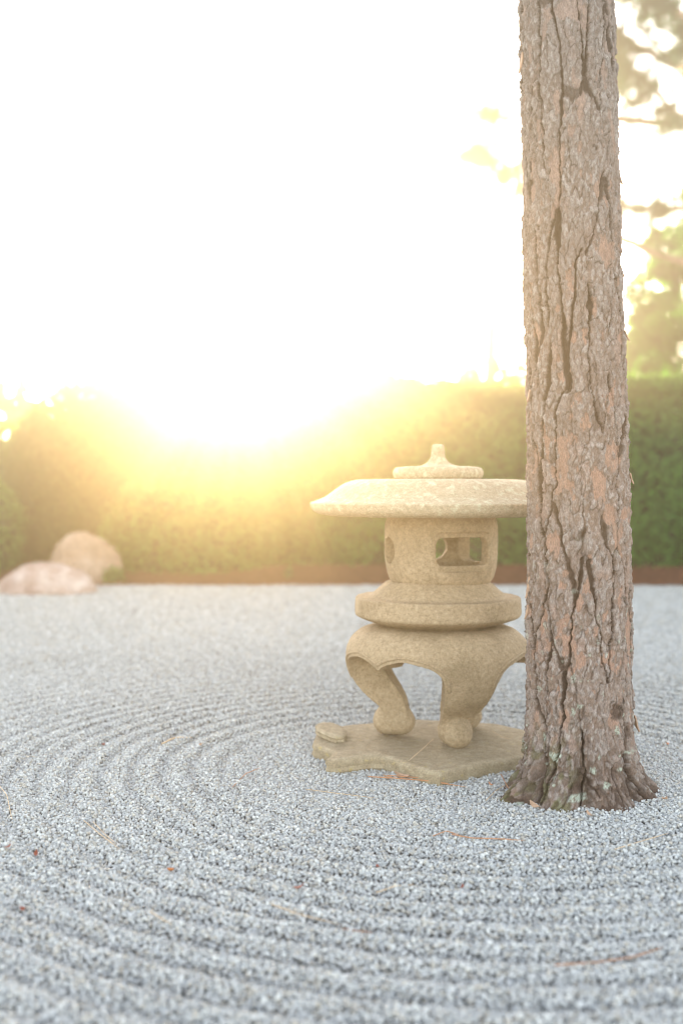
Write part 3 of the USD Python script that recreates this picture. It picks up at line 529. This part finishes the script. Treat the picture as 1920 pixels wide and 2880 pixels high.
# light box with two oblong and two round windows
fb_out = [(150, 1450)] + smooth_curve([(156, 1470), (159, 1520), (157, 1570), (152, 1605), (142, 1630), (128, 1641)])
fb_in = [(92, 1628), (118, 1608), (124, 1560), (122, 1500), (116, 1450)]
box = revolve(prof(fb_out + [(90, 1642)] + fb_in[:0] + [(0, 1642), (0, 1618)] + [(100, 1615)] + [(122, 1590), (124, 1500), (118, 1450)]), 112)
def rrect(w, h, r_): return m3.CrossSection.square([w - 2 * r_, h - 2 * r_], True).offset(r_, m3.JoinType.Round, 2., 24)
def cutter(cs, r0, r1, ang, z):
    """cs (tangent, height) run outwards from radius r0 to r1 towards ang, degrees right of the camera's side"""
    return m3.Manifold.extrude(cs, r1 - r0).rotate([90, 0, 0]).translate([0, -r0, 0]).rotate([0, 0, ang]).translate([0, 0, z])
wz_ = zl(1545); W_ = 150 * SL; 
for ang in (20, 112): box = box - cutter(rrect(.178, .088, .024), .02, .3, ang, wz_) - cutter(rrect(.214, .124, .038), .153, .3, ang, wz_)
for ang in (-72, -176): box = box - cutter(m3.CrossSection.circle(.043, 40), .02, .3, ang, wz_)
bv, bf = stone(box, .0075, 3, 2)
bv[:, 0] += 9 * SL
put('light_box', (bv, bf), M_granite, lan, smooth=50)
plat = revolve(prof([(0, 1630)] + smooth_curve([(128, 1631), (140, 1634), (165, 1652), (188, 1671), (205, 1676), (229, 1677)]) + [(232, 1681), (233, 1726), (228, 1731)] + smooth_curve([(195, 1744), (165, 1751), (150, 1758)]) + [(0, 1759)]), 112)
put('platform', stone(plat, .009, 4, 1), M_granite, lan, smooth=50)
# the arched three legged base: a bowl cut by three heart topped openings
outer = smooth_curve([(120, 1757), (165, 1757), (205, 1765), (237, 1786), (253, 1810), (259, 1836), (256, 1860), (243, 1900), (218, 1938), (188, 1968), (163, 1990), (150, 2015), (147, 2040)], 5)
inner_ = smooth_curve([(92, 2040), (88, 2012), (93, 1980), (112, 1943), (142, 1900), (158, 1862), (158, 1828), (125, 1803), (60, 1796)], 5)
bowl = revolve(prof([(0, 1757)] + outer + [(128, 2040)] + inner_ + [(0, 1795)]), 144)
orr, ozz = np.array([r_ * SL for r_, _ in outer]), np.array([zl(y_) for _, y_ in outer])
rad_at = lambda z: np.interp(z, ozz[::-1], orr[::-1])
def half_gap(z):  # half the angle of the opening, so that legs narrow towards the ankle
    return np.interp(z, [zl(2040), zl(1990), zl(1935), zl(1890), zl(1865), zl(1848), zl(1837), zl(1831)], [41, 42.5, 43, 42.5, 40.5, 36, 29, 22])
zz = np.linspace(zl(2075), zl(1831), 34)
edge_ = [(half_gap(z), z) for z in zz] + [(19, zl(1829)), (14, zl(1831)), (8, zl(1838)), (3.4, zl(1847)), (0, zl(1858))]
edge_ = edge_ + [(-g_, z_) for g_, z_ in edge_[::-1][1:]]          # angle from the middle of the opening, height
tanp = np.array([(math.tan(math.radians(g_)), z_) for g_, z_ in edge_])
LEG = 17
def wedge(ang):
    m_ = m3.Manifold.extrude(m3.CrossSection([tanp]), .4, 8)
    m_ = m_.warp_batch(lambda v: np.stack([v[:, 0] * np.maximum(v[:, 2], .002), -np.maximum(v[:, 2], .002), v[:, 1]], -1))
    return m_.rotate([0, 0, ang])
for k in range(3): bowl = bowl - wedge(LEG + 60 + 120 * k)
legs = bowl
feet = []
for k in range(3):
    a_ = math.radians(LEG + 120 * k); c_, s_ = math.cos(a_), math.sin(a_)
    P0 = lambda rr, z_: [rr * s_, -rr * c_, z_]
    sp_ = lambda rr, z_, R0: m3.Manifold.sphere(R0, 40).translate(P0(rr, z_))
    ball = m3.Manifold.batch_hull([sp_(.118, .044, .045), sp_(.165, .044, .047), sp_(.130, .062, .044), sp_(.158, .060, .044)])
    ball = ball - m3.Manifold.cube([2, 2, 1], True).translate([0, 0, -.499])
    feet.append(ball)
base_m = legs - m3.Manifold.cube([2, 2, 1], True).translate([0, 0, -.46])
bb = stone(base_m, .0055, 5, 0)
base_p = put('legged_base', bb, M_granite, lan, smooth=True)
for k, ball in enumerate(feet): put('foot', stone(ball, .0075, 6 + k, 3), M_granite, lan, smooth=True)
# a raised bead along the arches of the base
ap = np.array([(math.radians(g_) * .28, z_) for g_, z_ in edge_]); lo_ = Polygon(ap).buffer(.013).exterior
rc_ = np.array(lo_.segmentize(.006).coords)[:-1]; rc_ = np.roll(rc_, -int(np.argmin(rc_[:, 1])), 0); ring_ = [q for q in rc_ if q[1] > zl(1905)]
for k in range(3):
    a0 = math.radians(LEG + 60 + 120 * k); pth = []
    for t_, z_ in ring_:
        r_, f_ = rad_at(z_) + .0005, a0 + t_ / .28; pth.append([r_ * math.sin(f_), -r_ * math.cos(f_), z_])
    put('arch_bead', tube(np.array(pth), .0045, 6), M_granite, lan, smooth=True)

# ------------------------------------------------------------------ litter on the gravel
def gz_at(p): return float(relief(np.array([p[0]]), np.array([p[1]]))[0])
def needle(pxs, label, mt, rad=.0011, lift=.008, z=None, group=None, name='pine_needle'):
    g = []
    for x_, y_ in pxs:
        p = ground(x_, y_, .004 if z is None else z); g.append([p[0], p[1], (gz_at(p) + lift) if z is None else z + .003])
    g = np.array(g); q = np.linspace(0, len(g) - 1, 14); pf = np.stack([np.interp(q, np.arange(len(g)), g[:, c]) for c in range(3)], -1)
    c0 = pf.mean(0); m_ = put(name, tube(pf - c0, np.concatenate([np.full(11, rad), rad * np.array([.8, .6, .3])]), 6), mt, smooth=True, label=label, cat='pine needle', group=group)
    UsdGeom.Xformable(UsdGeom.Mesh(m_)).AddTranslateOp().Set(Gf.Vec3d(*map(float, c0)))
needle([(1035, 2180), (1100, 2184), (1200, 2193), (1312, 2213)], 'long orange pine needle lying along the front edge of the flagstone', M_needle_dry, .0016, .012)
needle([(1090, 2178), (1180, 2186), (1260, 2203)], 'shorter orange needle lying against the long one at the flagstone front', M_needle_dry, .0013, .013)
needle([(1218, 2082), (1185, 2112), (1148, 2144)], 'straight pale dry needle lying on the flagstone before the front foot', M_needle_pale, .0012, z=.043)
needle([(858, 2214), (950, 2223), (1060, 2236)], 'thin pale needle on the gravel left of and below the flagstone', M_needle_pale, .0009)
needle([(1408, 2188), (1425, 2220), (1442, 2246)], 'bent brown needle standing against the left root of the trunk', M_needle_dry, .0013, .02)
needle([(1366, 2248), (1392, 2222), (1425, 2204)], 'pale needle pointing at the left root of the trunk', M_needle_pale, .0011)
needle([(1217, 2353), (1254, 2338), (1290, 2348)], 'short kinked orange needle below the left root of the trunk', M_needle_dry, .0012)
needle([(1270, 2347), (1327, 2360), (1400, 2363), (1474, 2369)], 'long orange needle on the gravel straight below the trunk foot', M_needle_dry, .0013)
needle([(1058, 2508), (1110, 2499), (1165, 2482)], 'pale orange needle on the raked gravel below the lantern', M_needle_pale, .0012)
needle([(1560, 2722), (1680, 2700), (1780, 2688), (1862, 2670)], 'long brown needle lying across the bottom right gravel ridges', M_needle_dry, .0013)
needle([(1728, 2398), (1800, 2378), (1880, 2350)], 'thin pale needle at right below the trunk', M_needle_pale, .0010)
needle([(235, 2310), (280, 2348), (336, 2392)], 'forked pale needle on the gravel far left of the flagstone', M_needle_pale, .0011)
needle([(262, 2316), (300, 2352), (330, 2376)], 'second prong of dry needle beside the forked pale one at left', M_needle_pale, .0009)
needle([(-10, 2210), (20, 2245), (33, 2310)], 'curved pale needle at the left edge of the gravel', M_needle_pale, .0011)
needle([(765, 2550), (840, 2572), (960, 2596)], 'faint long needle on the lower gravel left of centre', M_needle_pale, .0010)
needle([(655, 2215), (690, 2180), (732, 2158)], 'curved orange needle on gravel left of the flagstone', M_needle_dry, .0011)
needle([(420, 2570), (450, 2588), (482, 2606)], 'short needle on the lower left gravel', M_needle_pale, .0010)
needle([(963, 2602), (1005, 2608), (1048, 2613)], 'short red needle at the lower middle of the gravel', M_needle_dry, .0010)
needle([(455, 2100), (490, 2085), (540, 2080)], 'broad pale curved leaf sheath on the gravel at left', M_needle_pale, .0030, .008)
needle([(1385, 2060), (1410, 2075), (1436, 2083)], 'short dry needle on the gravel behind the flagstone near the trunk', M_needle_pale, .0011, z=.045)
def bit(px, py, size, label, mt, seed, asp=.6, name='fallen_leaf', cat='leaf', z=None):
    r_ = rng(seed); n_ = 9; k = np.linspace(0, 1, n_); w = np.sin(np.pi * np.clip(k * .96 + .02, 0, 1)) ** .8 * size * asp * .5
    cu = .25 * size * (k - .5) ** 2 * 4
    v = np.vstack([np.stack([(k - .5) * size, sg * w, cu + .18 * np.abs(w) + th], -1) for sg in (1, -1) for th in (0., .0007)] + [np.stack([(k - .5) * size, 0 * k, cu + th], -1) for th in (0., .0007)])
    L1b, L1t, L2b, L2t, Mb, Mt = (np.arange(n_) + i * n_ for i in range(6)); f = []
    for i in range(n_ - 1):
        for a0, b0 in ((Mt, L1t), (L2t, Mt), (L1b, Mb), (Mb, L2b), (L1t, L1b), (L2b, L2t)): f += [(a0[i], a0[i + 1], b0[i + 1]), (a0[i], b0[i + 1], b0[i])]
    ang = r_.uniform(0, np.pi); tl = r_.normal() * .3; Rz = trimesh.transformations.euler_matrix(tl, r_.normal() * .3, ang)[:3, :3]
    p = ground(px, py, .004 if z is None else z); zz_ = gz_at(p) + .009 if z is None else z + .004
    m_ = put(name, (v @ Rz.T, np.array(f)), mt, label=label, cat=cat); UsdGeom.Xformable(UsdGeom.Mesh(m_)).AddTranslateOp().Set(Gf.Vec3d(float(p[0]), float(p[1]), zz_))
bit(290, 2100, .020, 'small red brown leaf scrap far left on the mid gravel', M_leaf_red, 1)
bit(22, 2394, .018, 'dark red leaf scrap at the left edge of the gravel', M_leaf_red, 2)
bit(480, 2444, .016, 'bright orange round leaf on the lower left gravel', M_leaf_orange, 3, .9)
bit(845, 2505, .026, 'curled dark red leaf on the gravel left of centre, largest of the scraps', M_leaf_red, 4, .45)
bit(65, 2553, .015, 'dark red scrap near the left edge on the lower gravel', M_leaf_red, 5)
bit(100, 2406, .016, 'dull brown flake on the left gravel beside the dark red scrap', M_leaf_red, 6)
bit(1062, 2446, .013, 'little dark red flake below the flagstone', M_leaf_red, 7)
bit(1300, 2490, .014, 'red flake on the gravel below the trunk and left of it', M_leaf_red, 8, .5)
bit(1378, 2205, .014, 'orange bark crumb on gravel between flagstone and trunk', M_leaf_orange, 9, .8)
bit(1127, 2178, .045, 'reddish curled bark flake at the front edge of the flagstone', M_sliver, 10, .55, 'bark_flake', 'bark flake')
bit(1085, 2180, .030, 'smaller bark flake beside the reddish one at the flagstone front', M_sliver, 11, .6, 'bark_flake', 'bark flake')
bit(1875, 2100, .016, 'pale orange flake on the gravel right of the trunk', M_leaf_orange, 12, .6)
bit(565, 2105, .013, 'pinkish scrap on the mid gravel left of the flagstone', M_sliver, 13)
bit(1500, 2272, .030, 'grey brown bark flake on the gravel at the trunk foot, left one', M_sliver, 14, .6, 'bark_flake', 'bark flake')
bit(1655, 2302, .022, 'small bark flake on the gravel right in front of the trunk foot', M_sliver, 15, .7, 'bark_flake', 'bark flake')
bit(1868, 2262, .026, 'bark flake on the gravel at the right root of the trunk', M_sliver, 16, .5, 'bark_flake', 'bark flake')
